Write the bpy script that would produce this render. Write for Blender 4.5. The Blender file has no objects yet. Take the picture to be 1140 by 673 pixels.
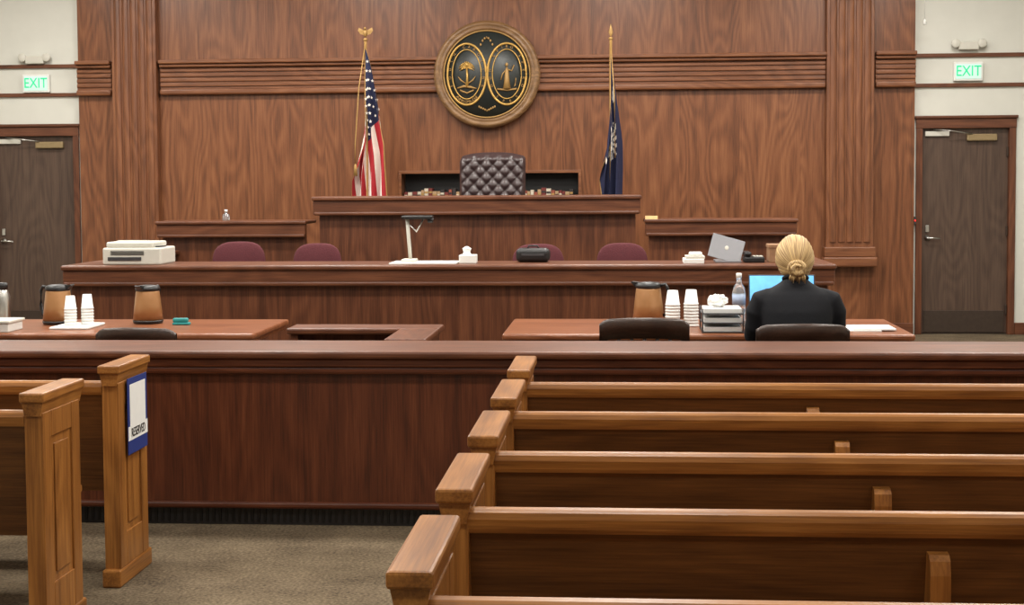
import bpy, bmesh, math, random
from mathutils import Matrix, Vector
random.seed(7)
S=bpy.context.scene
# ------------------------------------------------------------------ materials
def srgb(r,g,b):
    f=lambda c:(c/255/12.92) if c/255<=0.04045 else ((c/255+0.055)/1.055)**2.4
    return (f(r),f(g),f(b),1)
def new_mat(name):
    m=bpy.data.materials.new(name); m.use_nodes=True
    nt=m.node_tree; return m,nt,nt.nodes['Principled BSDF']
def plain(name,col,rough=.5,metal=0,noise=.08,scale=30,bump=0,emit=0,trans=0,spec=.5):
    m,nt,b=new_mat(name); N=nt.nodes; L=nt.links
    tc=N.new('ShaderNodeTexCoord'); n=N.new('ShaderNodeTexNoise'); n.inputs['Scale'].default_value=scale
    n.inputs['Detail'].default_value=3
    L.new(tc.outputs['Object'],n.inputs['Vector'])
    r=N.new('ShaderNodeValToRGB')
    r.color_ramp.elements[0].position=.3; r.color_ramp.elements[1].position=.7
    r.color_ramp.elements[0].color=tuple(c*(1-noise) for c in col[:3])+(1,)
    r.color_ramp.elements[1].color=tuple(min(1,c*(1+noise)) for c in col[:3])+(1,)
    L.new(n.outputs['Fac'],r.inputs['Fac']); L.new(r.outputs['Color'],b.inputs['Base Color'])
    b.inputs['Roughness'].default_value=rough; b.inputs['Metallic'].default_value=metal
    b.inputs['Specular IOR Level'].default_value=spec
    if trans: b.inputs['Transmission Weight'].default_value=trans
    if emit:
        L.new(r.outputs['Color'],b.inputs['Emission Color']); b.inputs['Emission Strength'].default_value=emit
    if bump:
        bp=N.new('ShaderNodeBump'); bp.inputs['Strength'].default_value=bump; bp.inputs['Distance'].default_value=.01
        L.new(n.outputs['Fac'],bp.inputs['Height']); L.new(bp.outputs['Normal'],b.inputs['Normal'])
    return m
def wood(name,dark,mid,light,axis='z',rough=.38,panel=0,ring=.10,spec=.4):
    m,nt,b=new_mat(name); N=nt.nodes; L=nt.links
    def math_(op,a,v=None,w=None):
        q=N.new('ShaderNodeMath'); q.operation=op
        for i,t in enumerate((a,v,w)):
            if t is None: continue
            if isinstance(t,(int,float)): q.inputs[i].default_value=t
            else: L.new(t,q.inputs[i])
        return q.outputs[0]
    tc=N.new('ShaderNodeTexCoord'); vec=tc.outputs['Object']; tone=None
    if panel:
        sx=N.new('ShaderNodeSeparateXYZ'); L.new(vec,sx.inputs[0])
        a=math_('DIVIDE',sx.outputs['X'],panel); fl=math_('FLOOR',a)
        wn=N.new('ShaderNodeTexWhiteNoise'); wn.noise_dimensions='1D'; L.new(fl,wn.inputs['W'])
        sc=N.new('ShaderNodeVectorMath'); sc.operation='SCALE'; sc.inputs['Scale'].default_value=9; L.new(wn.outputs['Color'],sc.inputs[0])
        ad=N.new('ShaderNodeVectorMath'); ad.operation='ADD'; L.new(vec,ad.inputs[0]); L.new(sc.outputs[0],ad.inputs[1]); vec=ad.outputs[0]
        tone=math_('MULTIPLY_ADD',wn.outputs['Value'],.06,-.03)
    def noise(scale,stretch,detail,rg=.5):
        q=N.new('ShaderNodeMapping'); v=[1,1,1]; v['xyz'.index(axis)]=stretch; q.inputs['Scale'].default_value=v
        L.new(vec,q.inputs['Vector']); n=N.new('ShaderNodeTexNoise'); n.inputs['Scale'].default_value=scale; n.inputs['Detail'].default_value=detail; n.inputs['Roughness'].default_value=rg
        L.new(q.outputs[0],n.inputs['Vector']); return n.outputs['Fac']
    fine=noise(150,.03,4,.65); midn=noise(22,.045,3); big=noise(2.6,.2,1.5)
    si=math_('SINE',math_('MULTIPLY',big,95)); si=math_('MULTIPLY_ADD',si,.5,.5)
    f=math_('MULTIPLY',fine,.58-ring*.5); f=math_('MULTIPLY_ADD',midn,.42-ring*.5,f); f=math_('MULTIPLY_ADD',si,ring,f)
    if tone is not None: f=math_('ADD',f,tone)
    r=N.new('ShaderNodeValToRGB'); e=r.color_ramp.elements
    e[0].position=.34; e[0].color=dark; e[1].position=.66; e[1].color=light
    q=e.new(.5); q.color=mid
    L.new(f,r.inputs['Fac']); L.new(r.outputs['Color'],b.inputs['Base Color'])
    b.inputs['Roughness'].default_value=rough; b.inputs['Specular IOR Level'].default_value=spec
    bp=N.new('ShaderNodeBump'); bp.inputs['Strength'].default_value=.12; bp.inputs['Distance'].default_value=.004
    L.new(fine,bp.inputs['Height']); L.new(bp.outputs['Normal'],b.inputs['Normal'])
    return m
WALLC=(srgb(90,54,34),srgb(117,72,46),srgb(137,89,58))
BENC=(srgb(70,38,23),srgb(94,54,34),srgb(114,69,45))
DARKC=(srgb(62,29,16),srgb(85,42,23),srgb(104,56,33))
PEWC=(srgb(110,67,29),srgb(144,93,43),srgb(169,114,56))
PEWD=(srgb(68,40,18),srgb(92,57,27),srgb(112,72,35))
W={}
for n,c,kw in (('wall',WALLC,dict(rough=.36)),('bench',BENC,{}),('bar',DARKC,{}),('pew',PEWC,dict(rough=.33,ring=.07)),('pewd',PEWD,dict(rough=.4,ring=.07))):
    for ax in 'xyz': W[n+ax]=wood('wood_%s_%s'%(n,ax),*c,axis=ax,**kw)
W['wallpanel']=wood('wood_wall_panel',*WALLC,axis='z',panel=.61,rough=.31,ring=.12)
W['benchpanel']=wood('wood_bench_panel',*BENC,axis='z',panel=.9,ring=.10)
W['barpanel']=wood('wood_bar_panel',*DARKC,axis='z',panel=1.22,ring=.07)
W['door']=wood('wood_door',srgb(64,48,39),srgb(78,60,49),srgb(90,71,58),axis='z',rough=.45)
W['table']=wood('wood_table',srgb(98,54,32),srgb(128,76,48),srgb(150,96,64),axis='x',rough=.28)
W['dkchair']=wood('wood_dark_chair',srgb(36,22,16),srgb(50,33,24),srgb(64,44,34),axis='x',rough=.35)
cream=plain('cream_paint',srgb(206,205,196),.8,noise=.02,scale=6)
m,nt,b=new_mat('carpet'); N=nt.nodes; L=nt.links
tc=N.new('ShaderNodeTexCoord'); n1=N.new('ShaderNodeTexNoise'); n1.inputs['Scale'].default_value=75; n1.inputs['Detail'].default_value=4
n2=N.new('ShaderNodeTexNoise'); n2.inputs['Scale'].default_value=2.6; n2.inputs['Detail'].default_value=6; n2.inputs['Roughness'].default_value=.7
L.new(tc.outputs['Object'],n1.inputs['Vector']); L.new(tc.outputs['Object'],n2.inputs['Vector'])
mx=N.new('ShaderNodeMix'); mx.data_type='FLOAT'; mx.inputs['Factor'].default_value=.45
L.new(n1.outputs['Fac'],mx.inputs['A']); L.new(n2.outputs['Fac'],mx.inputs['B'])
r=N.new('ShaderNodeValToRGB'); r.color_ramp.elements[0].position=.36; r.color_ramp.elements[1].position=.64
r.color_ramp.elements[0].color=srgb(68,58,46); r.color_ramp.elements[1].color=srgb(126,111,90)
L.new(mx.outputs['Result'],r.inputs['Fac']); L.new(r.outputs['Color'],b.inputs['Base Color']); b.inputs['Roughness'].default_value=1; b.inputs['Specular IOR Level'].default_value=.1
bp=N.new('ShaderNodeBump'); bp.inputs['Strength'].default_value=.5; bp.inputs['Distance'].default_value=.01
L.new(n1.outputs['Fac'],bp.inputs['Height']); L.new(bp.outputs['Normal'],b.inputs['Normal']); carpet=m
white=plain('white_plastic',srgb(222,222,217),.45,noise=.02)
offw=plain('offwhite_plastic',srgb(198,195,184),.5,noise=.02)
paper=plain('paper_white',srgb(225,225,222),.8,noise=.02)
black=plain('black_plastic',srgb(22,21,22),.4)
dgrey=plain('dark_grey_plastic',srgb(52,50,52),.5)
silver=plain('silver_plastic',srgb(132,132,136),.35,metal=.3,noise=.02)
chrome=plain('brushed_metal',srgb(190,188,182),.3,metal=1)
gold=plain('gold_metal',srgb(196,156,84),.4,metal=.5)
goldp=plain('gold_paint',srgb(164,128,74),.5,metal=.2)
brassd=plain('bronze_plate',srgb(150,130,96),.4,metal=.5)
kick=plain('dark_kickplate',srgb(72,60,52),.4,metal=.5)
leather=plain('oxblood_leather',srgb(56,42,42),.36,noise=.15,scale=60,bump=.15)
maroon=plain('maroon_fabric',srgb(82,32,38),.9,noise=.15,scale=120,bump=.3)
copper=plain('copper_plastic',srgb(158,114,72),.35,metal=.3,noise=.03)
exitg=plain('exit_green',srgb(20,175,120),.5,emit=1.0,noise=.01)
exitw=plain('exit_face',srgb(190,222,212),.5,emit=.3,noise=.01)
blue=plain('sign_blue',srgb(34,52,120),.5,noise=.02)
red=plain('flag_red',srgb(165,32,42),.8,noise=.05)
wht=plain('flag_white',srgb(226,216,206),.8,noise=.04)
navy=plain('flag_navy',srgb(26,30,62),.8,noise=.1)
sealb=plain('seal_black',srgb(38,42,40),.4,noise=.12)
suit=plain('suit_black',srgb(16,17,22),.85,noise=.12,scale=80,bump=.08,spec=.3)
skin=plain('skin',srgb(222,170,142),.5,noise=.04,scale=20)
lips=plain('lips',srgb(176,92,88),.5)
iris=plain('iris',srgb(60,80,100),.2)
brow=plain('brow',srgb(140,104,60),.8)
screen=plain('laptop_screen',srgb(100,170,222),.4,emit=.9,noise=.2,scale=9)
teal=plain('teal_plastic',srgb(30,130,130),.5)
clear=plain('clear_plastic',srgb(225,232,236),.08,trans=.85,noise=.01)
tan=plain('tan_cardboard',srgb(140,104,74),.7)
lightm=plain('light_diffuser',srgb(255,250,240),.5,emit=3,noise=.005)
ceilm=plain('ceiling_tile',srgb(215,212,205),.9,noise=.03,scale=90)
redled=plain('red_led',srgb(255,40,30),.4,emit=2)
# ------------------------------------------------------------------ builder
class B:
    def __init__(s,name):
        s.name=name; s.bm=bmesh.new(); s.mats=[]
    def mi(s,m):
        if m not in s.mats: s.mats.append(m)
        return s.mats.index(m)
    def add(s,bm,m,smooth=False,M=None):
        if M is not None: bmesh.ops.transform(bm,matrix=M,verts=bm.verts)
        i=s.mi(m)
        for f in bm.faces: f.material_index=i; f.smooth=smooth
        me=bpy.data.meshes.new('t'); bm.to_mesh(me); s.bm.from_mesh(me); bpy.data.meshes.remove(me); bm.free()
    def box(s,x0,x1,y0,y1,z0,z1,m,bev=.004,M=None,seg=2):
        bm=bmesh.new(); bmesh.ops.create_cube(bm,size=1)
        for v in bm.verts:
            v.co=Vector(((x0+x1)/2+v.co.x*(x1-x0),(y0+y1)/2+v.co.y*(y1-y0),(z0+z1)/2+v.co.z*(z1-z0)))
        bev=min(bev,.45*min(abs(x1-x0),abs(y1-y0),abs(z1-z0)))
        if bev>0: bmesh.ops.bevel(bm,geom=list(bm.edges),offset=bev,segments=seg,affect='EDGES',profile=.5)
        s.add(bm,m,False,M)
    def extr(s,pts,m,axis='x',a=0,b=1,M=None,smooth=False):
        bm=bmesh.new()
        def mk(p,t): return {'x':(t,p[0],p[1]),'y':(p[0],t,p[1]),'z':(p[0],p[1],t)}[axis]
        A=[bm.verts.new(mk(p,a)) for p in pts]; C=[bm.verts.new(mk(p,b)) for p in pts]
        bm.faces.new(A); bm.faces.new(C[::-1]); n=len(pts)
        for i in range(n): bm.faces.new((A[i],C[i],C[(i+1)%n],A[(i+1)%n]))
        bmesh.ops.recalc_face_normals(bm,faces=bm.faces); s.add(bm,m,smooth,M)
    def lathe(s,prof,c,m,seg=24,M=None,smooth=True,ell=(1,1)):
        bm=bmesh.new(); R=[]
        for r_,z in prof:
            R.append([bm.verts.new((c[0]+ell[0]*r_*math.cos(2*math.pi*i/seg),c[1]+ell[1]*r_*math.sin(2*math.pi*i/seg),c[2]+z)) for i in range(seg)])
        for a_,b_ in zip(R,R[1:]):
            for i in range(seg): bm.faces.new((a_[i],a_[(i+1)%seg],b_[(i+1)%seg],b_[i]))
        bm.faces.new(R[0][::-1]); bm.faces.new(R[-1])
        bmesh.ops.recalc_face_normals(bm,faces=bm.faces)
        s.add(bm,m,smooth,M)
    def ball(s,c,r,m,M=None,seg=20):
        bm=bmesh.new(); bmesh.ops.create_uvsphere(bm,u_segments=seg,v_segments=seg//2+2,radius=1)
        for v in bm.verts: v.co=Vector((c[0]+v.co.x*r[0],c[1]+v.co.y*r[1],c[2]+v.co.z*r[2]))
        s.add(bm,m,True,M)
    def tube(s,pts,r,m,seg=10,closed=False):
        pts=[Vector(p) for p in pts]; n=len(pts); bm=bmesh.new(); R=[]
        for i,p in enumerate(pts):
            if closed: t=pts[(i+1)%n]-pts[i-1]
            else: t=pts[min(i+1,n-1)]-pts[max(i-1,0)]
            t.normalize(); u=t.cross(Vector((0,0,1)))
            if u.length<.05: u=t.cross(Vector((0,1,0)))
            u.normalize(); w=t.cross(u)
            rr=r[i] if isinstance(r,(list,tuple)) else r
            R.append([bm.verts.new(p+u*rr*math.cos(2*math.pi*k/seg)+w*rr*math.sin(2*math.pi*k/seg)) for k in range(seg)])
        for i in range(n if closed else n-1):
            a_,b_=R[i],R[(i+1)%n]
            for k in range(seg): bm.faces.new((a_[k],a_[(k+1)%seg],b_[(k+1)%seg],b_[k]))
        if not closed: bm.faces.new(R[0][::-1]); bm.faces.new(R[-1])
        bmesh.ops.recalc_face_normals(bm,faces=bm.faces); s.add(bm,m,True)
    def raw(s,verts,faces,m,smooth=True,mats=None):
        base=[s.bm.verts.new(v) for v in verts]
        for k,f in enumerate(faces):
            fc=s.bm.faces.new([base[i] for i in f]); fc.smooth=smooth; fc.material_index=s.mi(mats[k] if mats else m)
    def done(s,M=None,parent=None):
        me=bpy.data.meshes.new(s.name); s.bm.to_mesh(me); s.bm.free()
        for m in s.mats: me.materials.append(m)
        o=bpy.data.objects.new(s.name,me); S.collection.objects.link(o)
        if M is not None: o.matrix_world=M
        if parent: o.parent=parent
        return o
def text(name,body,loc,size,m,parent,rot=(math.pi/2,0,0),ext=.001,sx=1):
    c=bpy.data.curves.new(name,'FONT'); c.body=body; c.size=size; c.extrude=ext; c.align_x='CENTER'; c.align_y='CENTER'
    c.materials.append(m); o=bpy.data.objects.new(name,c); S.collection.objects.link(o)
    o.location=loc; o.rotation_euler=rot; o.scale=(sx,1,1); o.parent=parent; return o
def T(x,y,z,rz=0,s=1): return Matrix.Translation((x,y,z))@Matrix.Rotation(rz,4,'Z')@Matrix.Scale(s,4)
# ------------------------------------------------------------------ room
XL,XR,YB,YF,ZC=-7.9,5.2,15.1,-3.0,4.3
WL,WR=-5.66,2.97
b=B('floor'); b.box(XL,XR,YF,15.5,-.1,0,carpet,0); b.done()
b=B('ceiling'); b.box(XL,XR,YF,15.5,ZC,ZC+.1,ceilm,0); b.done()
b=B('wall_left'); b.box(XL-.15,XL,YF,15.5,0,ZC,cream,0); b.done()
b=B('wall_right'); b.box(XR,XR+.15,YF,15.5,0,ZC,cream,0); b.done()
b=B('wall_front'); b.box(XL,XR,YF-.15,YF,0,ZC,cream,0); b.done()
DL=(-6.61,-5.74); DR=(3.05,3.93); DH=2.1; YC=15.16
b=B('wall_back')
b.box(XL,DL[0],YC,15.5,0,ZC,cream,0); b.box(DL[1],WL+.05,YC,15.5,0,ZC,cream,0); b.box(DL[0],DL[1],YC,15.5,DH,ZC,cream,0)
b.box(DR[1],XR,YC,15.5,0,ZC,cream,0); b.box(WR-.05,DR[0],YC,15.5,0,ZC,cream,0); b.box(DR[0],DR[1],YC,15.5,DH,ZC,cream,0)
b.box(WL,WR,15.42,15.5,0,ZC,cream,0); b.done()
NX0,NX1,NZ0,NZ1=-2.25,-.42,1.2,1.665
b=B('wall_panelling')
pm=W['wallpanel']
b.box(WL,NX0,YB,15.4,0,ZC,pm,0); b.box(NX1,WR,YB,15.4,0,ZC,pm,0); b.box(NX0,NX1,YB,15.4,NZ1,ZC,pm,0); b.box(NX0,NX1,YB,15.4,0,NZ0,pm,0)
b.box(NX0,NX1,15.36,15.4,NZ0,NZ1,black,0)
for x0,x1,z0,z1 in ((NX0-.03,NX1+.03,NZ1,NZ1+.03),(NX0-.03,NX0,NZ0,NZ1),(NX1,NX1+.03,NZ0,NZ1)):
    b.box(x0,x1,YB-.015,YB+.02,z0,z1,W['wallx'],.003)
b.done()
b=B('trim_1')
def band(x0,x1):
    wx=W['wallx']
    b.box(x0,x1,YB-.12,YB,2.82,2.86,wx,.01); b.box(x0,x1,YB-.09,YB,2.785,2.82,wx,.012); b.box(x0,x1,YB-.035,YB,2.50,2.785,wx,.004)
    for z in (2.755,2.705,2.655,2.605): b.box(x0,x1,YB-.052,YB-.03,z-.019,z+.019,wx,.008)
    b.box(x0,x1,YB-.08,YB,2.50,2.56,wx,.018)
band(WL,-5.29); band(-4.77,2.08); band(2.57,WR); b.done()
for side,px in (('left',-5.03),('right',2.315)):
    b=B('pilaster')
    wz=W['wallz']; w=.235
    b.box(px-w,px+w,YB-.10,YB,.80,ZC,wz,.006)
    for k in range(5):
        cx=px-w+.065+k*(2*w-.13)/4
        b.extr([(cx+.034*math.cos(a*math.pi/6),YB-.10-.022*math.sin(a*math.pi/6)) for a in range(7)],wz,'z',.95,ZC,smooth=False)
    b.box(px-w-.02,px+w+.02,YB-.15,YB,.80,.90,W['wallx'],.01); b.box(px-w-.035,px+w+.035,YB-.17,YB,.70,.80,W['wallx'],.015)
    b.done()
b=B('trim_2')
for x0,x1 in ((XL,WL),(WR,XR)):
    for z in (2.82,2.52): b.box(x0,x1,YC-.03,YC,z-.02,z+.02,W['benchx'],.006)
b.done()
b=B('baseboard_back')
for x0,x1 in ((XL,DL[0]-.06),(DR[1]+.06,XR)): b.box(x0,x1,YC-.02,YC,0,.12,W['benchx'],.004)
b.box(WL,WR,YB-.02,YB,0,.12,W['benchx'],.004); b.done()
for (d0,d1),nm in ((DL,'door_1'),(DR,'door_2')):
    b=B(nm)
    b.box(d0+.01,d1-.01,YC+.03,YC+.075,.01,DH-.01,W['door'],.003)
    for x0,x1 in ((d0-.055,d0+.010),(d1-.010,d1+.055)): b.box(x0,x1,YC-.026,YC-.001,0,DH-.012,W['benchz'],.005)
    for x0,x1 in ((d0,d0+.010),(d1-.010,d1)): b.box(x0,x1,YC-.001,YC+.1,0,DH-.012,W['benchz'],0)
    b.box(d0-.058,d1+.058,YC-.03,YC-.001,DH-.012,DH+.085,W['benchx'],.006)
    b.box(d0-.07,d1+.07,YC-.05,YC-.001,DH+.085,DH+.115,W['benchx'],.008)
    b.box(d0+.04,d1-.04,YC+.02,YC+.032,.02,.24,kick,.002)
    hx=d0+.07
    b.lathe([(.028,0),(.028,.012),(.012,.014),(.012,.06)],(0,0,0),chrome,16,T(hx,YC+.03,.98)@Matrix.Rotation(math.pi/2,4,'X'))
    b.tube([(hx,YC-.03,.98),(hx+.05,YC-.03,.98),(hx+.12,YC-.025,.975)],.009,chrome)
    b.box(hx-.018,hx+.018,YC+.015,YC+.03,1.04,1.11,chrome,.004)
    b.box(d0+.45,d0+.75,YC-.02,YC+.03,1.96,2.03,brassd,.01)
    b.box(d0+.04,d0+.28,YC-.0,YC+.03,2.01,2.06,offw,.006)
    b.tube([(d0+.5,YC-.02,2.03),(d0+.28,YC-.08,2.06),(d0+.12,YC,2.08)],.007,chrome)
    for z in (.25,1.05,1.85): b.box(d1-.028,d1-.012,YC+.005,YC+.032,z-.05,z+.05,kick,.003)
    b.done()
for ex,ez in ((-6.125,2.64),(3.50,2.655)):
    b=B('exit_sign'); b.box(ex-.145,ex+.145,YC-.05,YC-.001,ez-.095,ez+.095,white,.008)
    b.box(ex-.125,ex+.125,YC-.056,YC-.048,ez-.075,ez+.075,exitw,.002)
    o=b.done(); text('exit_lettering','EXIT',(ex,YC-.058,ez),.15,exitg,o,sx=.82,ext=.002)
for ex,ez in ((-6.13,2.90),(3.50,2.925)):
    b=B('emergency_light'); b.box(ex-.10,ex+.10,YC-.07,YC-.001,ez-.055,ez+.03,offw,.012)
    for sx in (-1,1):
        b.lathe([(.02,0),(.04,.02),(.045,.05),(.038,.055)],(0,0,0),offw,18,T(ex+sx*.13,YC-.02,ez+.01)@Matrix.Rotation(math.pi/2,4,'X'))
        b.box(min(ex,ex+sx*.13),max(ex,ex+sx*.13),YC-.05,YC-.03,ez-.0,ez+.02,offw,.004)
    b.done()
b=B('pull_cord'); b.tube([(3.02,14.9,ZC),(3.02,14.9,3.16)],.004,white); b.lathe([(.005,0),(.018,.01),(.014,.05),(.004,.06)],(3.02,14.9,3.1),white,12); b.done()
b=B('door_alarm_button'); b.box(2.975,2.992,YC-.06,YC-.0,1.12,1.2,dgrey,.003); b.ball((2.983,YC-.062,1.16),(.008,.006,.008),redled,seg=10); b.done()
b=B('law_books')
cols=[plain('book_%d'%i,c,.6,noise=.1) for i,c in enumerate((srgb(104,34,28),srgb(160,130,96),srgb(40,30,28),srgb(132,62,44),srgb(190,178,160)))]
x=NX0+.02
while x<NX1-.06:
    w=random.uniform(.028,.05); h=random.uniform(.27,.315); m=random.choice(cols)
    b.box(x,x+w,15.13,15.3,NZ0,NZ0+h,m,.003); b.box(x+.002,x+w-.002,15.127,15.131,NZ0+h-.05,NZ0+h-.03,random.choice((cols[4],cols[2],goldp)),0)
    x+=w+.003
b.done()
# ------------------------------------------------------------------ seal
sx,sz,R0=-1.345,2.672,.545
b=B('state_seal')
MR=T(sx,YB-.1,sz)@Matrix.Rotation(math.pi/2,4,'X')
ringw=wood('wood_seal_ring',srgb(96,68,42),srgb(124,92,60),srgb(148,114,78),axis='x',rough=.4)
b.lathe([(R0-.01,-.098),(R0,.0),(R0,.02),(R0-.02,.045),(R0-.045,.05),(R0-.06,.03),(R0-.07,.045),(R0-.09,.04),(R0-.095,.02),(.02,.018)],(0,0,0),ringw,72,MR)
b.lathe([(R0-.098,.0),(R0-.098,.028),(.02,.028)],(0,0,0),sealb,72,MR)
ys=YB-.135
def ring(cx,cz,rx,rz,r,m,n=56): b.tube([(cx+rx*math.cos(2*math.pi*i/n),ys,cz+rz*math.sin(2*math.pi*i/n)) for i in range(n)],r,m,8,True)
ring(sx,sz,R0-.105,R0-.105,.008,goldp,90)
LO=(sx-.205,sx+.205)
for cx in LO:
    ring(cx,sz,.198,.31,.012,gold); ring(cx,sz,.148,.25,.006,gold)
cx=LO[0]; b.tube([(cx,ys,sz-.13),(cx+.005,ys,sz-.03),(cx,ys,sz+.07)],[.016,.011,.009],gold,8)
for k in range(11):
    a=math.pi*(-.15+1.3*k/10); b.tube([(cx,ys,sz+.07),(cx+.05*math.cos(a),ys,sz+.08+.05*math.sin(a)),(cx+.085*math.cos(a),ys,sz+.06+.05*math.sin(a))],[.004,.009,.002],gold,6)
b.tube([(cx-.1,ys,sz-.14),(cx-.03,ys,sz-.12),(cx+.04,ys,sz-.13),(cx+.1,ys,sz-.145)],[.006,.014,.014,.005],goldp,6)
for sg in(-1,1): b.tube([(cx,ys,sz-.10),(cx+sg*.06,ys,sz-.06),(cx+sg*.09,ys,sz-.02)],[.005,.008,.003],goldp,6)
b.tube([(cx-.07,ys,sz-.16),(cx,ys,sz-.19),(cx+.07,ys,sz-.16)],.009,goldp,6)
cx=LO[1]; b.tube([(cx,ys,sz-.15),(cx,ys,sz-.05),(cx,ys,sz+.03),(cx,ys,sz+.07)],[.04,.026,.02,.007],goldp,10); b.ball((cx,ys,sz+.095),(.016,.01,.02),goldp,seg=10)
b.tube([(cx,ys,sz+.05),(cx+.05,ys,sz+.03),(cx+.075,ys,sz+.09)],.007,goldp,6); b.tube([(cx,ys,sz+.05),(cx-.045,ys,sz+.0),(cx-.06,ys,sz-.06)],.007,goldp,6)
b.tube([(cx-.1,ys,sz-.15),(cx,ys,sz-.165),(cx+.1,ys,sz-.15)],.010,goldp,6)
for k in range(7): b.tube([(cx+.07+.004*k,ys,sz-.13+.01*k),(cx+.09,ys,sz-.11+.012*k)],.003,goldp,5)
for sg in (-1,1):
    for k in range(5): b.ball((sx+sg*.02*k,ys,sz+.37-.013*k*k*.6),(.010,.006,.014),goldp,seg=8); b.ball((sx+sg*.02*k,ys,sz-.37+.01*k),(.010,.006,.012),goldp,seg=8)
seal=b.done()
for cx,t1,t2 in ((LO[0],'SOUTH CAROLINA','ANIMIS OPIBUSQUE'),(LO[1],'DUM SPIRO SPERO','SPES')):
    for body,a0,a1,fl in ((t1,205,-25,1),(t2,235,305,-1)):
        n=len(body)
        for i,ch in enumerate(body):
            if ch==' ': continue
            a=math.radians(a0+(a1-a0)*i/max(1,n-1))
            p=(cx+.173*math.cos(a),ys,sz+.279*math.sin(a))
            nrm=math.atan2(math.sin(a)/.279,math.cos(a)/.173)
            rot=nrm-math.pi/2 if fl>0 else nrm+math.pi/2
            text('seal_letter',ch,p,.038,goldp,seal,rot=(math.pi/2,-rot,0),ext=.002)
# ------------------------------------------------------------------ judge's bench and platform
b=B('judge_platform'); b.box(-3.81,1.33,12.46,15.075,0,.6,W['benchy'],0); b.box(-3.80,1.32,12.47,15.07,.6,.605,carpet,0); b.done()
b=B('judge_bench')
wx=W['benchx']
b.box(-2.61,.185,12.3,13.0,1.42,1.455,wx,.01); b.box(-2.60,.175,12.32,12.40,1.30,1.42,wx,.008); b.box(-2.59,.165,12.31,12.42,1.295,1.325,wx,.01)
b.box(-2.56,.135,12.40,12.44,.0,1.30,W['benchpanel'],0)
for x0 in (-2.56,.095): b.box(x0,x0+.04,12.42,13.0,.605,1.42,W['benchy'],.004)
for x0,x1 in ((-3.97,-2.66),(.205,1.48)):
    b.box(x0,x1,12.3,12.75,1.222,1.252,wx,.01); b.box(x0+.01,x1-.01,12.32,12.40,1.13,1.222,wx,.006); b.box(x0+.015,x1-.015,12.31,12.42,1.112,1.138,wx,.008)
    b.box(x0+.04,x1-.02,12.40,12.44,0,1.12,W['benchpanel'],0)
    b.box(x0+.03 if x0<-3 else x1-.07,x0+.07 if x0<-3 else x1-.03,12.44,12.75,.605,1.222,W['benchy'],.004)
b.done()
# ------------------------------------------------------------------ clerks' bench
b=B('clerk_bench')
b.box(-3.91,1.46,10.0,10.55,.965,1.0,wx,.012); b.box(-3.90,1.45,10.02,10.1,.88,.965,wx,.006); b.box(-3.895,1.445,10.01,10.12,.855,.885,wx,.01)
b.box(-3.86,1.41,10.08,10.12,.0,.88,W['benchpanel'],0)
b.box(-3.88,1.43,10.06,10.08,0,.12,wx,.006)
for x0 in (-3.86,1.37): b.box(x0,x0+.04,10.12,12.39,0,.965,W['benchy'],.004); b.box(x0-.04,x0+.08,10.55,12.39,.965,1.0,W['benchy'],.01)
b.done()
# ------------------------------------------------------------------ bar rail
b=B('bar_rail')
wx=W['barx']
b.box(XL,XR,6.45,6.92,.775,.81,W['benchx'],.012); b.box(XL,XR,6.475,6.90,.735,.775,wx,.008); b.box(XL,XR,6.485,6.89,.70,.74,wx,.014)
b.box(XL,XR,6.52,6.86,.10,.71,W['barpanel'],0)
b.box(XL,XR,6.50,6.88,.085,.115,wx,.01); b.box(XL,XR,6.56,6.82,0,.09,dgrey,0)
x=XL
while x<XR:
    b.box(x,x+.012,6.555,6.56,.012,.078,black,0); x+=.03
b.done()
# ------------------------------------------------------------------ tables
def table(x0,x1,y0,y1,z=.75):
    b=B('counsel_table'); t=W['table']
    b.box(x0,x1,y0,y1,z-.035,z,t,.012); b.box(x0+.02,x1-.02,y0+.02,y1-.02,z-.06,z-.035,t,.006)
    for x in (x0+.12,x1-.18): b.box(x,x+.06,y0+.15,y1-.15,.06,z-.06,W['benchz'],.004); b.box(x-.02,x+.08,y0+.08,y1-.08,0,.06,W['benchy'],.01)
    b.box(x0+.18,x1-.18,(y0+y1)/2+.1,(y0+y1)/2+.13,.2,z-.06,W['benchpanel'],.002)
    return b.done()
table(-4.1,-1.98,7.8,8.66); table(-.63,1.55,7.8,8.70)
b=B('witness_stand')
t=W['benchx']
b.box(-1.86,-1.0,8.05,8.3,.72,.755,t,.01); b.box(-1.22,-1.0,7.5,8.05,.72,.755,W['benchy'],.01)
b.box(-1.84,-1.02,8.2,8.24,0,.72,W['benchpanel'],0); b.box(-1.06,-1.02,7.52,8.2,0,.72,W['benchy'],0); b.box(-1.84,-1.80,8.08,8.2,0,.72,W['benchy'],0)
b.box(-1.2,-1.06,7.52,7.56,0,.72,W['benchz'],0); b.done()
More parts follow.
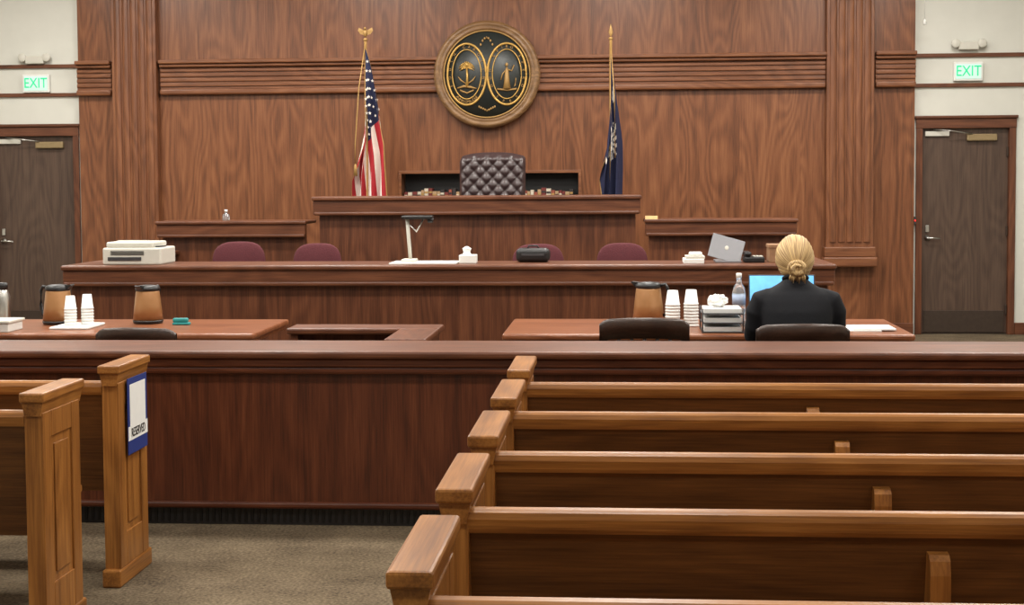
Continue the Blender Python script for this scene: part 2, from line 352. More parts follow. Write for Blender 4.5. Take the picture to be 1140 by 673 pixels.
# ------------------------------------------------------------------ pews
def pew(xa,xb,Y,endside,brackets=(),D=.42,dz=0,dr=-.013):
    """xa..xb body extents; Y rear plane of the top rail; D depth of the end standards"""
    b=B('church_pew'); p=W['pewx']; d=W['pewdx']; z=dr
    prof=[(Y,.79+z),(Y-.004,.80+z),(Y-.006,.822+z),(Y-.001,.836+z),(Y+.008,.842+z),(Y+.034,.842+z),(Y+.044,.834+z),(Y+.046,.80+z),(Y+.04,.79+z)]
    b.extr(prof,p,'x',xa,xb)
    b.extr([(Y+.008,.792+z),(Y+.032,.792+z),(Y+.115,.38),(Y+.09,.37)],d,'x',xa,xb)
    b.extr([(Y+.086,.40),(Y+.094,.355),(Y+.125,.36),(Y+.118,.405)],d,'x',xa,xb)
    b.extr([(Y+.10,.43),(Y+.10,.40),(Y+.48,.41),(Y+.51,.425),(Y+.51,.445),(Y+.48,.45),(Y+.3,.435)],p,'x',xa,xb)
    z=dz
    for e0,e1 in endside:
        b.extr([(Y-.005,.06),(Y-.005,.835+z),(Y+D-.03,.835+z),(Y+D-.03,.06)],W['pewz'],'x',e0+.008,e1-.008)
        b.box(e0-.004,e1+.004,Y-.03,Y+D-.005,0,.07,W['pewy'],.008)
        # tapered moulding under the cap
        b.extr([(e0+.006,.80+z),(e1-.006,.80+z),(e1+.004,.848+z),(e0-.004,.848+z)],W['pewy'],'y',Y-.014,Y+D-.012)
        b.box(e0-.010,e1+.010,Y-.025,Y+D,.846+z,.880+z,W['pewy'],.007,seg=2)
        for fx0,fx1 in ((e0+.001,e0+.010),(e1-.010,e1-.001)):
            for y0,y1,z0,z1 in ((Y-.005,Y+.07,.07,.81+z),(Y+D-.105,Y+D-.03,.07,.81+z),(Y+.07,Y+D-.105,.07,.20),(Y+.07,Y+D-.105,.72+z,.81+z)):
                b.box(fx0,fx1,y0,y1,z0,z1,W['pewz'],.003)
            b.box(fx0+.002,fx1-.002,Y+.10,Y+D-.135,.23,.69+z,W['pewz'],.003)
    for x in brackets:
        b.extr([(Y+.02,.745),(Y-.006,.742),(Y-.018,.73),(Y-.024,.70),(Y-.024,.45),(Y-.01,.43),(Y+.10,.40)],W['pewz'],'x',x-.022,x+.022)
        b.box(x-.02,x+.02,Y+.09,Y+.4,0,.41,W['pewz'],.006)
    return b.done()
for Y in (5.29,4.60,3.90,3.21,2.52):
    pew(-.345,4.2,Y,[(-.398,-.334),(4.19,4.256)],(.69,2.4),D=.42,dr=-.013 if Y>3 else -.02)
for Y in (5.50,4.76):
    pew(-6.4,-1.995,Y,[(-1.995,-1.929),(-6.45,-6.39)],(-3.4,-5.0),D=.36,dz=-.016,dr=-.042)
b=B('reserved_sign'); x=-1.9175
b.box(x-.004,x,5.57,5.80,.50,.80,blue,.001); b.box(x,x+.001,5.592,5.778,.61,.775,paper,0); b.box(x,x+.001,5.57,5.80,.555,.61,paper,0)
o=b.done(); text('reserved_lettering','RESERVED',(x+.002,5.685,.582),.05,black,o,rot=(math.pi/2,0,math.pi/2),ext=.0005,sx=.74)
# ------------------------------------------------------------------ flags
def flag_pole(name,x,y,top,z0=.605,finial='eagle'):
    b=B(name)
    b.lathe([(.16,0),(.16,.02),(.12,.035),(.05,.06),(.03,.1),(.016,.11),(.0135,.12),(.0135,top-z0-.12)],(x,y,z0),goldp,20)
    b.ball((x,y,top-.12),(.022,.022,.018),goldp,seg=12)
    if finial=='eagle':
        b.ball((x,y,top-.055),(.022,.03,.04),goldp,seg=12); b.ball((x,y-.02,top-.012),(.013,.018,.014),goldp,seg=10)
        for sg in (-1,1): b.raw([(x+sg*.01,y,top-.075),(x+sg*.015,y,top-.03),(x+sg*.065,y+.01,top+.0),(x+sg*.075,y+.01,top-.03),(x+sg*.05,y+.01,top-.065)],[(0,1,2,3,4)],goldp,False)
    else:
        b.lathe([(.004,-.1),(.012,-.09),(.022,-.06),(.012,-.02),(.002,.02)],(x,y,top),goldp,8,ell=(1,.4))
    return b
def flag(b,px,py,ztop,colf,wr,wl,hoist=.95,bot=1.38,nu=70,nv=65,ph=0):
    V=[];F=[];MM=[]
    def P(u,v):
        z=ztop-(1-v)*hoist-u*((ztop-bot)*v+(ztop-hoist-bot)*(1-v))
        e=min(1,u*1.6)**.8
        x=px+e*(wr*v-wl*(1-v))+.016*math.sin(21*v+5*u+ph)*min(1,3*u)
        y=py-.02-.055*math.sin(19*v+3.2*u+ph)*min(1,2.2*u)-.03*u
        return Vector((x,y,z))
    for i in range(nu+1):
        for j in range(nv+1): V.append(P(i/nu,j/nv))
    for i in range(nu):
        for j in range(nv):
            a=i*(nv+1)+j; F.append((a,a+1,a+nv+2,a+nv+1)); MM.append(colf((i+.5)/nu,(j+.5)/nv))
    b.raw(V,F,None,True,MM); return P
def us(u,v):
    if u>.97 or v<.02 or v>.985: return goldp
    if u<.42 and v>.46: return navy
    return red if int(v*13)%2==0 else wht
b=flag_pole('american_flag',-2.475,14.3,3.09)
P=flag(b,-2.475,14.3,2.90,us,.20,.13)
for i in range(6):
    for j in range(5):
        p=P(.04+.065*i,.51+.1*j); vs=[]
        for k in range(10):
            rr=.017 if k%2==0 else .007; a=math.pi/2+k*math.pi/5; vs.append((p.x+rr*math.cos(a),p.y-.006,p.z+rr*math.sin(a)))
        b.raw(vs,[tuple(range(10))],wht,False)
b.tube([(-2.475,14.28,2.92),(-2.53,14.22,2.5),(-2.57,14.2,1.95),(-2.57,14.2,1.75)],.006,goldp,8); b.lathe([(.004,.12),(.014,.1),(.02,0)],(-2.57,14.2,1.64),goldp,10)
b.done()
def sc(u,v):
    if u>.98 or v<.02: return goldp
    if abs(u-.5)<.025 and .22<v<.55: return wht
    d=math.hypot((u-.5)*1.3,v-.60)
    if .03<d<.19 and v>.5 and int(math.degrees(math.atan2(v-.6,u-.5))/14)%2==0: return wht
    if math.hypot((u-.2)*1.4,v-.82)<.09 and math.hypot((u-.2)*1.4,v-.86)>.08: return wht
    return navy
b=flag_pole('palmetto_flag',-.08,14.3,3.07,finial='spear'); flag(b,-.08,14.3,2.88,sc,.10,.10,ph=2)
b.tube([(-.08,14.28,2.9),(-.045,14.2,2.4),(-.04,14.2,1.8)],.006,goldp,8)
b.done()
# ------------------------------------------------------------------ chairs
def judge_chair(cx,cy,z0):
    b=B('judge_chair'); w=.31; H0,H1=z0+.5,z0+1.245
    nx,nz=60,74; V=[];F=[]
    def front(u,v):
        x=(u*2-1)
        half=w*(1-.06*(1-v))*(1-.10*max(0,v-.9)/.1*max(0,v-.9)/.1) ; topz=H1-.035*abs(x)**3
        X=x*half; Z=H0+(topz-H0)*v
        a=X/.115; c=(Z-H1)/.12
        q=abs(math.sin(math.pi*(a+c)))*abs(math.sin(math.pi*(a-c)))
        edge=max(0,min(1,(1-abs(x))/.12,(1-v)/.09))
        puff=.035*(q**.4)*edge+.05*(1-(1-edge)**2)
        wing=-.07*max(0,abs(x)-.55)/.45
        return Vector((cx+X,cy+.02-puff+wing+.12*v,Z))
    for i in range(nx+1):
        for j in range(nz+1): V.append(front(i/nx,j/nz))
    for i in range(nx):
        for j in range(nz):
            a=i*(nz+1)+j; F.append((a,a+nz+1,a+nz+2,a+1))
    b.raw(V,F,leather)
    M0=Matrix.Translation((cx,cy,H0))@Matrix.Rotation(math.radians(-9.5),4,'X')
    b.box(-w+.01,w-.01,.02,.10,-.05,.735,leather,.035,M0,4)
    for sg in (-1,1):
        b.box(cx+sg*.33-.04,cx+sg*.33+.04,cy-.46,cy+.05,z0+.62,z0+.69,leather,.03,seg=4); b.box(cx+sg*.33-.03,cx+sg*.33+.03,cy-.40,cy-.02,z0+.45,z0+.64,leather,.02)
    b.box(cx-.31,cx+.31,cy-.5,cy+.04,z0+.40,z0+.52,leather,.05,seg=4)
    b.lathe([(.03,.06),(.03,.36),(.1,.39),(.1,.4)],(cx,cy-.2,z0),black,14)
    for k in range(5):
        a=k*2*math.pi/5; ex,ey=cx+.3*math.cos(a),cy-.2+.3*math.sin(a)
        b.tube([(cx,cy-.2,z0+.1),(ex,ey,z0+.07)],[.03,.018],black,8); b.ball((ex,ey,z0+.028),(.028,.028,.028),black,seg=10)
    b.done()
judge_chair(-1.175,13.55,.605)
def sphered(b,cx,cy,cz,rx,ry,rz,m,n=3.2,tilt=0):
    bm=bmesh.new(); bmesh.ops.create_uvsphere(bm,u_segments=32,v_segments=20,radius=1)
    for v in bm.verts:
        c=v.co; k=(abs(c.x)**n+abs(c.z)**n)**(1/n); q=math.hypot(c.x,c.z)
        s_=q/k if k>1e-6 else 1
        v.co=Vector((c.x*s_*rx,c.y*ry+.04*(c.x*s_)**2*-1,c.z*s_*rz))
    b.add(bm,m,True,Matrix.Translation((cx,cy,cz))@Matrix.Rotation(tilt,4,'X'))
def office_chair(cx,cy,ztop,m,w=.21,z0=0):
    b=B('office_chair')
    sphered(b,cx,cy,ztop-.2,w,.045,.20,m)
    b.box(cx-.22,cx+.22,cy-.46,cy-.02,.44+z0,.52+z0,m,.035,seg=4)
    b.tube([(cx,cy-.2,.44+z0),(cx,cy+.05,.46+z0),(cx,cy+.07,.6+z0),(cx,cy+.03,ztop-.25)],.018,black,8)
    b.lathe([(.028,.08),(.028,.44)],(cx,cy-.22,z0),black,12)
    for sg in(-1,1): b.tube([(cx+sg*.2,cy-.2,.46+z0),(cx+sg*.27,cy-.2,.5+z0),(cx+sg*.27,cy-.2,.66+z0),(cx+sg*.27,cy-.1,.68+z0),(cx+sg*.27,cy-.32,.68+z0)],.013,black,8)
    for k in range(5):
        a=k*2*math.pi/5+.3; ex,ey=cx+.28*math.cos(a),cy-.22+.28*math.sin(a)
        b.tube([(cx,cy-.22,.1+z0),(ex,ey,.07+z0)],[.028,.016],black,8); b.ball((ex,ey,.026+z0),(.026,.026,.026),black,seg=10)
    b.done()
office_chair(-2.94,11.2,1.12,maroon); office_chair(-2.325,11.2,1.105,maroon,.19); office_chair(-.62,11.2,1.095,maroon,.20); office_chair(.02,11.2,1.10,maroon,.195)
def wood_chair(cx,cy,zt=.89,w=.22):
    b=B('wooden_armchair'); m=W['dkchair']
    n=18; V=[];F=[]
    for i in range(n+1):
        a=-1+2*i/n; x=cx+a*w; y=cy+.07*a*a; dz=-.016*a*a-.02*max(0,abs(a)-.85)/.15
        for dy,z in ((-.012,zt-.10),(-.015,zt-.012),(-.008,zt-.002),(.006,zt),(.014,zt-.006),(.012,zt-.10)): V.append((x,y+dy,z+dz))
    for i in range(n):
        for k in range(6): a0=i*6+k; a1=i*6+(k+1)%6; F.append((a0,a1,a1+6,a0+6))
    F.append(tuple(range(6))); F.append(tuple(range(n*6,n*6+6))[::-1])
    b.raw(V,F,m)
    for k in range(7):
        a=-.85+1.7*k/6; b.tube([(cx+a*w,cy+.07*a*a,zt-.09),(cx+a*w*.92,cy+.04,.44)],.009,m,8)
    b.box(cx-.22,cx+.22,cy+.01,cy+.44,.415,.455,m,.015)
    for sxx in (-1,1):
        b.tube([(cx+sxx*.19,cy+.04,.42),(cx+sxx*.21,cy-.02,0)],.018,m,8); b.tube([(cx+sxx*.19,cy+.41,.42),(cx+sxx*.2,cy+.42,0)],.018,m,8)
        b.tube([(cx+sxx*.2,cy+.03,.22),(cx+sxx*.2,cy+.42,.22)],.01,m,8)
    b.done()
wood_chair(.12,7.12,.90); wood_chair(.887,7.12,.872,.225); wood_chair(-2.425,7.12,.85,.205)
# ------------------------------------------------------------------ tabletop things
def carafe(x,y,z=.75,rz=0,s=1):
    b=B('coffee_carafe')
    b.lathe([(.082,0),(.088,.012),(.088,.02)],(0,0,0),black,28)
    b.lathe([(.086,.02),(.078,.10),(.068,.185),(.066,.19)],(0,0,0),copper,28)
    b.lathe([(.066,.19),(.07,.195),(.071,.210),(.055,.222),(.02,.226)],(0,0,0),black,28)
    b.tube([(.06,0,.205),(.095,0,.212),(.108,0,.19),(.11,0,.10),(.10,0,.05),(.075,0,.04)],.010,black,10)
    b.extr([(-.06,.19),(-.095,.222),(-.09,.227),(-.055,.222)],black,'y',-.02,.02)
    b.done(T(x,y,z,rz,s))
carafe(-3.28,8.35,rz=math.radians(170),s=1.03); carafe(-2.76,8.4,rz=math.radians(70)); carafe(.165,8.45,rz=math.radians(-15),s=1.05)
def cups(x,y,z=.75,h=.2,r=.042):
    b=B('paper_cup_stack'); pr=[(r,0),(r+.002,.004),(r+.002,.008)]; zz=.008
    while zz<h-.085: pr+= [(r-.002,zz+.002),(r-.003,zz+.012),(r+.0,zz+.013),(r+.001,zz+.017)]; zz+=.017
    pr+=[(r-.003,zz+.002),(r*.68,h)]
    b.lathe(pr,(x,y,z),paper,24); b.done()
b=B('serving_tray'); b.box(-3.20,-2.98,8.0,8.3,.75,.765,white,.006); b.done()
cups(-3.13,8.15,.765,.165,.036); cups(-3.05,8.2,.765,.17,.036); cups(.295,8.2,.75,.205); cups(.40,8.25,.75,.205)
b=B('water_bottle'); b.lathe([(.034,0),(.037,.006),(.037,.06),(.034,.065),(.037,.07),(.037,.11),(.034,.115),(.037,.12),(.037,.19),(.03,.22),(.014,.245),(.014,.272)],(.665,8.25,.75),clear,24)
b.lathe([(.016,.272),(.016,.295),(.012,.298)],(.665,8.25,.75),white,16); b.lathe([(.0375,.125),(.0375,.18)],(.665,8.25,.75),plain('label',srgb(150,165,190),.5),24); b.done()
b=B('paper_tray')
for z in (.752,.80,.85):
    b.box(.44,.66,7.86,8.1,z,z+.006,dgrey,.002); b.box(.45,.65,7.87,8.09,z+.006,z+.03,paper,.002)
for x,y in ((.442,7.865),(.658,7.865),(.442,8.095),(.658,8.095)): b.tube([(x,y,.75),(x,y,.88)],.004,dgrey,6)
b.done()
b=B('crumpled_tissue'); bm=bmesh.new(); bmesh.ops.create_icosphere(bm,subdivisions=3,radius=1)
for v in bm.verts:
    k=1+random.uniform(-.22,.22); v.co=Vector((v.co.x*.05*k,v.co.y*.04*k,v.co.z*.035*k))
b.add(bm,paper,False,T(.53,8.0,.913)); b.done()
b=B('loose_papers'); b.box(1.19,1.40,7.95,8.2,.75,.756,paper,.001,seg=1); b.box(1.22,1.45,7.98,8.22,.756,.764,paper,.001,T(.03,-.02,0,0.0)); b.done()
b=B('stapler'); b.box(-2.58,-2.48,8.28,8.32,.75,.765,teal,.005); b.box(-2.58,-2.49,8.285,8.315,.765,.79,teal,.008); b.done()
b=B('thermos_flask'); b.lathe([(.04,0),(.042,.01),(.042,.17),(.03,.2),(.028,.21)],(-3.57,8.25,.75),chrome,20); b.lathe([(.03,.21),(.03,.245),(.02,.25)],(-3.57,8.25,.75),black,20); b.done()
b=B('document_box'); b.box(-3.70,-3.37,7.85,8.05,.75,.80,white,.006); b.box(-3.71,-3.36,7.84,8.06,.80,.815,offw,.004); b.done()
b=B('laptop'); b.box(.72,1.09,7.99,8.24,.75,.766,silver,.004); b.box(.75,1.06,8.08,8.21,.766,.768,black,0)
Ml=Matrix.Translation((.905,8.245,.766))@Matrix.Rotation(math.radians(-10),4,'X')
b.box(-.185,.185,0,.008,0,.275,dgrey,.003,Ml); b.box(-.177,.177,-.002,.0,.012,.268,screen,0,Ml); b.done()
b=B('desktop_printer'); z=1.0
b.box(-3.64,-3.22,10.1,10.45,z,z+.12,offw,.012); b.box(-3.62,-3.28,10.12,10.44,z+.12,z+.16,offw,.012); b.box(-3.60,-3.36,10.092,10.102,z+.03,z+.055,dgrey,.002)
for k in range(4): b.box(-3.58,-3.34,10.095,10.101,z+.07+.008*k,z+.073+.008*k,dgrey,0)
b.box(-3.27,-3.24,10.14,10.3,z+.12,z+.13,dgrey,.003); b.box(-3.60,-3.38,10.3,10.34,z+.16,z+.165,offw,.002); b.done()
b=B('document_camera'); b.box(-1.60,-1.13,10.08,10.4,z,z+.010,white,.004)
b.box(-1.53,-1.43,10.2,10.34,z+.010,z+.03,offw,.006)
b.tube([(-1.475,10.28,z+.03),(-1.485,10.28,z+.16),(-1.495,10.28,z+.32)],.013,offw,10); b.box(-1.53,-1.31,10.22,10.32,z+.31,z+.335,black,.01); b.lathe([(.02,0),(.026,.03)],(-1.33,10.27,z+.285),black,14)
b.tube([(-1.5,10.28,z+.29),(-1.43,10.28,z+.22),(-1.38,10.28,z+.31)],.006,chrome,8); b.done()
b=B('tissue_box'); b.box(-1.12,-1.0,10.18,10.3,z,z+.06,white,.006)
b.lathe([(.03,.0),(.022,.02),(.03,.045),(.008,.06)],(-1.07,10.24,z+.058),paper,9,smooth=False,ell=(1.1,.6)); b.done()
b=B('laptop'); b.box(.66,.84,10.2,10.42,z,z+.016,silver,.004)
MQ=Matrix.Translation((.73,10.22,z+.045))@Matrix.Rotation(math.radians(16),4,'Y')@Matrix.Rotation(math.radians(-18),4,'X')
b.box(-.12,.11,0,.008,-.03,.14,silver,.003,MQ); b.ball((-.005,-.001,.06),(.014,.002,.016),offw,MQ,12); b.done()
b=B('stack_of_documents'); b.box(.44,.58,10.12,10.35,z,z+.03,paper,.003); b.box(.455,.585,10.13,10.34,z+.03,z+.05,offw,.003); b.box(.48,.57,10.18,10.28,z+.05,z+.075,white,.01); b.done()
b=B('desk_telephone'); b.box(.86,1.0,10.2,10.4,z,z+.04,black,.01); b.box(.86,.91,10.2,10.4,z+.045,z+.075,black,.014,seg=3); b.box(.87,.90,10.22,10.38,z+.035,z+.05,black,.004)
for i in range(3):
    for j in range(4): b.box(.925+.024*i,.942+.024*i,10.23+.03*j,10.25+.03*j,z+.04,z+.045,offw,.001)
b.done()
b=B('file_box'); b.box(1.03,1.15,10.2,10.4,z,z+.12,tan,.004); b.box(1.025,1.155,10.195,10.405,z+.10,z+.125,tan,.004); b.done()
b=B('leather_case'); b.box(-.73,-.49,10.3,10.42,z,z+.10,black,.035,seg=5); b.box(-.69,-.53,10.293,10.30,z+.045,z+.06,dgrey,.002); b.tube([(-.65,10.36,z+.095),(-.64,10.36,z+.115),(-.58,10.36,z+.115),(-.57,10.36,z+.095)],.006,black,8); b.done()
b=B('sanitizer_bottle'); b.lathe([(.03,0),(.032,.01),(.03,.05),(.012,.065),(.012,.075)],(-3.40,12.5,1.252),clear,16); b.lathe([(.014,.075),(.014,.095)],(-3.40,12.5,1.252),white,12); b.done()
b=B('name_plate'); b.extr([(12.33,1.252),(12.38,1.252),(12.36,1.28)],goldp,'x',.215,.32); b.done()
# ------------------------------------------------------------------ woman
root=bpy.data.objects.new('seated_woman',None); S.collection.objects.link(root)
WX=.885
def skinmesh(name,verts,edges,radii,m,sub=2,rootv=0):
    me=bpy.data.meshes.new(name); me.from_pydata([Vector(v) for v in verts],edges,[]); me.materials.append(m)
    o=bpy.data.objects.new(name,me); S.collection.objects.link(o)
    md=o.modifiers.new('skin','SKIN'); md.use_smooth_shade=True
    for i,r_ in enumerate(radii):
        sv=me.skin_vertices[0].data[i]; sv.radius=(r_,r_) if not isinstance(r_,tuple) else r_; sv.use_root=(i==rootv)
    s_=o.modifiers.new('sub','SUBSURF'); s_.levels=sub; s_.render_levels=sub
    o.parent=root; return o
def loft(b,rings,m,seg=36,n=2.4):
    bm=bmesh.new(); R=[]
    for z,cy,rx,ry in rings:
        row=[]
        for i in range(seg):
            a=2*math.pi*i/seg; c,s_=math.cos(a),math.sin(a)
            row.append(bm.verts.new((WX+rx*math.copysign(abs(c)**(2/n),c),cy+ry*math.copysign(abs(s_)**(2/n),s_),z)))
        R.append(row)
    for p,q in zip(R,R[1:]):
        for i in range(seg): bm.faces.new((p[i],p[(i+1)%seg],q[(i+1)%seg],q[i]))
    bm.faces.new(R[0][::-1]); bm.faces.new(R[-1]); bmesh.ops.recalc_face_normals(bm,faces=bm.faces); b.add(bm,m,True)
b=B('suit_body')
loft(b,[(.458,7.44,.15,.13),(.48,7.43,.18,.155),(.56,7.42,.185,.15),(.66,7.40,.165,.118),(.75,7.40,.160,.108),(.84,7.42,.172,.118),(.91,7.435,.182,.12),(.96,7.445,.183,.108),(.995,7.45,.168,.092),(1.02,7.458,.125,.078),(1.042,7.465,.085,.068),(1.06,7.47,.062,.058),(1.07,7.472,.055,.054)],suit)
for sg in (-1,1):
    b.tube([(WX+sg*.12,7.45,.965),(WX+sg*.175,7.45,.95),(WX+sg*.196,7.455,.90),(WX+sg*.200,7.475,.83),(WX+sg*.202,7.53,.775),(WX+sg*.196,7.60,.768),(WX+sg*.175,7.72,.785),(WX+sg*.135,7.855,.792)],[.06,.062,.058,.054,.051,.048,.043,.036],suit,18)
    b.tube([(WX+sg*.09,7.44,.54),(WX+sg*.10,7.65,.545),(WX+sg*.115,7.84,.53),(WX+sg*.118,7.90,.49),(WX+sg*.118,7.92,.36),(WX+sg*.118,7.92,.22),(WX+sg*.118,7.925,.09)],[.09,.085,.07,.064,.056,.050,.047],suit,18)
o=b.done(parent=root)
rm=o.modifiers.new('remesh','REMESH'); rm.mode='VOXEL'; rm.voxel_size=.009; rm.use_smooth_shade=True
sm=o.modifiers.new('smooth','SMOOTH'); sm.factor=.5; sm.iterations=6
b=B('shoes')
for sg in (-1,1): b.ball((WX+sg*.118,7.99,.04),(.042,.12,.04),black); b.ball((WX+sg*.118,7.92,.06),(.04,.05,.05),black)
b.done(parent=root)
b=B('shirt'); b.raw([(WX-.035,7.542,.99),(WX+.035,7.542,.99),(WX+.012,7.562,.86),(WX-.012,7.562,.86)],[(0,1,2,3)],white,False); b.done(parent=root)
skinmesh('neck',[(WX,7.475,1.03),(WX,7.485,1.08),(WX,7.50,1.14)],[(0,1),(1,2)],[.05,.046,.05],skin)
b=B('collar')
b.tube([(WX+.058*math.cos(a),7.476+.058*math.sin(a),1.068-.018*math.sin(a)) for a in [2*math.pi*k/28 for k in range(28)]],.010,suit,8,True)
for sg in (-1,1): b.tube([(WX+sg*.055,7.50,1.055),(WX+sg*.045,7.54,1.00),(WX+sg*.018,7.566,.90),(WX,7.566,.85)],[.010,.016,.014,.006],suit,8)
b.done(parent=root)
HM=Matrix.Translation((WX,7.515,1.165))@Matrix.Rotation(math.radians(-14),4,'X')
b=B('head'); bm=bmesh.new(); bmesh.ops.create_uvsphere(bm,u_segments=48,v_segments=36,radius=1)
for q in bm.verts:
    c=q.co.copy(); x=c.x*.073; y=c.y*.092; z=c.z*.108
    if c.z<0:
        x*=1-.30*c.z*c.z; y*=1-.12*c.z*c.z; y+=.012*(-c.z)
    if c.y>.5:
        fz=z; fx=x
        y+=.022*math.exp(-(fx/.010)**2-((fz+.014)/.014)**2)+.010*math.exp(-(fx/.009)**2-((fz-.008)/.02)**2)
        for s_ in (-1,1): y-=.009*math.exp(-((fx-s_*.031)/.015)**2-((fz-.012)/.011)**2)
        y+=.006*math.exp(-(fx/.022)**2-((fz+.048)/.010)**2)+.006*math.exp(-(fx/.02)**2-((fz+.088)/.014)**2)
    q.co=Vector((x,y,z))
b.add(bm,skin,True,HM)
for s_ in (-1,1):
    b.ball((s_*.031,.074,.012),(.012,.009,.0065),white,HM,12); b.ball((s_*.031,.0815,.012),(.005,.003,.005),iris,HM,10)
    b.ball((s_*.074,-.0,-.004),(.008,.018,.030),skin,HM,12)
    b.tube([HM@Vector((s_*.018,.0885,.028)),HM@Vector((s_*.032,.0845,.033)),HM@Vector((s_*.046,.074,.028))],[.002,.003,.0015],brow,6)
b.ball((0,.092,-.045),(.021,.006,.0035),lips,HM,12); b.ball((0,.090,-.052),(.017,.007,.0045),lips,HM,12)
b.done(parent=root)
def hairmat(name,uv):
    m,nt,bs=new_mat(name); N=nt.nodes; L=nt.links
    tc=N.new('ShaderNodeTexCoord'); mp=N.new('ShaderNodeMapping'); mp.inputs['Scale'].default_value=(110,2.5,1) if uv else (170,170,60); L.new(tc.outputs['UV' if uv else 'Object'],mp.inputs['Vector'])
    n=N.new('ShaderNodeTexNoise'); n.inputs['Scale'].default_value=1; n.inputs['Detail'].default_value=3; L.new(mp.outputs[0],n.inputs['Vector'])
    rr=N.new('ShaderNodeValToRGB'); rr.color_ramp.elements[0].position=.36; rr.color_ramp.elements[1].position=.66
    rr.color_ramp.elements[0].color=srgb(128,98,62); rr.color_ramp.elements[1].color=srgb(214,182,126)
    L.new(n.outputs['Fac'],rr.inputs['Fac']); L.new(rr.outputs['Color'],bs.inputs['Base Color']); bs.inputs['Roughness'].default_value=.55
    bp=N.new('ShaderNodeBump'); bp.inputs['Strength'].default_value=.6; bp.inputs['Distance'].default_value=.003; L.new(n.outputs['Fac'],bp.inputs['Height']); L.new(bp.outputs['Normal'],bs.inputs['Normal'])
    return m
hair_uv=hairmat('blonde_hair_cap',True); hair=hairmat('blonde_hair_bun',False)
pole=Vector((0,-.80,-.60)).normalized(); Q=Vector((0,0,1)).rotation_difference(pole).to_matrix()
nu,nv=96,40; me=bpy.data.meshes.new('hair'); bm=bmesh.new(); uvl=bm.loops.layers.uv.new('UVMap'); G=[]
for j in range(nv+1):
    row=[]
    th=.02+(math.pi-.04)*j/nv
    for i in range(nu+1):
        ph=2*math.pi*i/nu; c=Q@Vector((math.sin(th)*math.cos(ph),math.sin(th)*math.sin(ph),math.cos(th)))
        k=1+.012*math.sin(ph*31+2*math.sin(th*3))*math.sin(th)+.01*math.sin(ph*7+1)
        x=c.x*.091*k; y=c.y*.105*k-.004; z=c.z*.118*k
        if c.z<0: x*=1-.10*c.z*c.z
        row.append((bm.verts.new(HM@Vector((x,y,z))),c))
    G.append(row)
def keep(c):
    if c.y>.30 and c.z<.60+.15*(c.y-.5): return False
    if c.z<-.25 and c.y>-.12: return False
    if c.z<-.82: return False
    return True
for j in range(nv):
    for i in range(nu):
        q4=[G[j][i],G[j][i+1],G[j+1][i+1],G[j+1][i]]
        if sum(keep(c) for _,c in q4)<3: continue
        f=bm.faces.new([v_ for v_,_ in q4]); f.smooth=True
        for lp,(a_,b_) in zip(f.loops,((i,j),(i+1,j),(i+1,j+1),(i,j+1))): lp[uvl].uv=(a_/nu,b_/nv)
bmesh.ops.delete(bm,geom=[v_ for v_ in bm.verts if not v_.link_faces],context='VERTS')
bm.to_mesh(me); bm.free(); me.materials.append(hair_uv); o=bpy.data.objects.new('hair',me); S.collection.objects.link(o); o.parent=root
sd=o.modifiers.new('solid','SOLIDIFY'); sd.thickness=.006; sd.offset=-1
b=B('hair_bun')
bc=HM@Vector((0,-.100,-.068))
b.ball(bc,(.040,.028,.036),hair)
pts=[];rad=[]
for t_ in range(30):
    a=t_*.34+.6; R=.014+.024*t_/29; pts.append(bc+Vector((R*math.cos(a)*1.15,-.026+.022*t_/29,R*math.sin(a)*1.0-.002))); rad.append(.009+.007*math.sin(math.pi*t_/29)+.0012*math.sin(t_*1.9))
b.tube(pts,rad,hair,12)
for k in range(9):
    x0=-.028+.007*k; b.tube([bc+Vector((x0,-.004,-.026)),bc+Vector((x0*1.25,-.010,-.046)),bc+Vector((x0*1.4,-.002,-.060-.008*(k%3)))],[.008,.007,.002],hair,7)
for k in range(12):
    a=random.uniform(-1.4,1.4); p0=HM@Vector((.086*math.sin(a),-.098*math.cos(a),-.01)); p2=p0+Vector((random.uniform(-.01,.01),-.006,-random.uniform(.04,.07)))
    b.tube([p0,(p0+p2)/2+Vector((.004*math.sin(a),-.006,0)),p2],[.0014,.0012,.0006],hair,4)
b.done(parent=root)
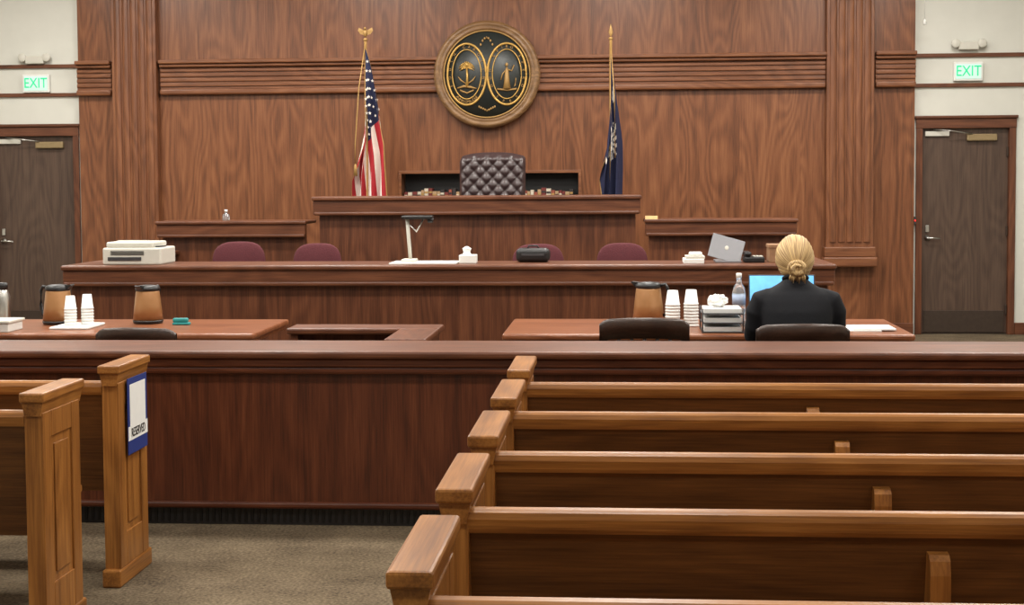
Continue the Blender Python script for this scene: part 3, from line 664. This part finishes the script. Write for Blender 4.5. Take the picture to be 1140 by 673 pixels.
for sg,nm in ((-1,'hand_left'),(1,'hand_right')):
    wx0,wy0,wz0=WX+sg*.128,7.875,.792
    v=[(wx0,wy0,wz0),(wx0-sg*.006,wy0+.04,wz0+.002),(wx0-sg*.01,wy0+.08,wz0+.002)]; rad=[(.026,.018),(.032,.016),(.034,.014)]; e=[(0,1),(1,2)]
    for k,(dx,ln) in enumerate(((-.027,.068),(-.009,.078),(.010,.072),(.027,.056))):
        i=len(v); x=wx0-sg*.01+sg*dx
        v+=[(x,wy0+.092,wz0+.003),(x+sg*dx*.15,wy0+.092+ln*.45,wz0+.010),(x+sg*dx*.2,wy0+.092+ln*.8,wz0-.001),(x+sg*dx*.2,wy0+.092+ln,wz0-.012)]
        rad+=[.0095,.0085,.008,.007]; e+=[(2,i),(i,i+1),(i+1,i+2),(i+2,i+3)]
    i=len(v); v+=[(wx0-sg*.03,wy0+.045,wz0-.004),(wx0-sg*.048,wy0+.075,wz0-.006),(wx0-sg*.052,wy0+.10,wz0-.01)]; rad+=[.012,.0095,.008]; e+=[(1,i),(i,i+1),(i+1,i+2)]
    skinmesh(nm,v,e,rad,skin)
# ------------------------------------------------------------------ lights
w=bpy.data.worlds.new('world'); S.world=w; w.use_nodes=True
w.node_tree.nodes['Background'].inputs[0].default_value=(.93,.95,1,1); w.node_tree.nodes['Background'].inputs[1].default_value=.3
def panel(x,y,e,sx=1.2,sy=.6):
    b=B('ceiling_light_panel'); b.box(x-sx/2-.03,x+sx/2+.03,y-sy/2-.03,y+sy/2+.03,ZC-.03,ZC,white,.004); b.box(x-sx/2,x+sx/2,y-sy/2,y+sy/2,ZC-.035,ZC-.028,lightm,0); b.done()
    l=bpy.data.lights.new('panel_lamp','AREA'); l.shape='RECTANGLE'; l.size=sx; l.size_y=sy; l.energy=e; l.color=(1,.965,.90)
    o=bpy.data.objects.new('panel_lamp',l); S.collection.objects.link(o); o.location=(x,y,ZC-.05)
for y,e in ((1.0,34),(4.2,58),(7.2,82),(10.0,90),(12.8,88)):
    for x in (-5.6,-2.8,0,2.8): panel(x,y,e)
# ------------------------------------------------------------------ camera
c=bpy.data.cameras.new('camera'); c.sensor_width=36; c.lens=1633/1140*36; c.shift_y=-.0402
co=bpy.data.objects.new('camera',c); S.collection.objects.link(co)
MM=Matrix.Rotation(math.radians(4.2),4,'Z')@Matrix.Rotation(math.radians(90-3.0),4,'X')@Matrix.Rotation(math.radians(-.35),4,'Z')
co.matrix_world=Matrix.Translation((0,0,1.55))@MM
S.camera=co
S.view_settings.view_transform='Standard'
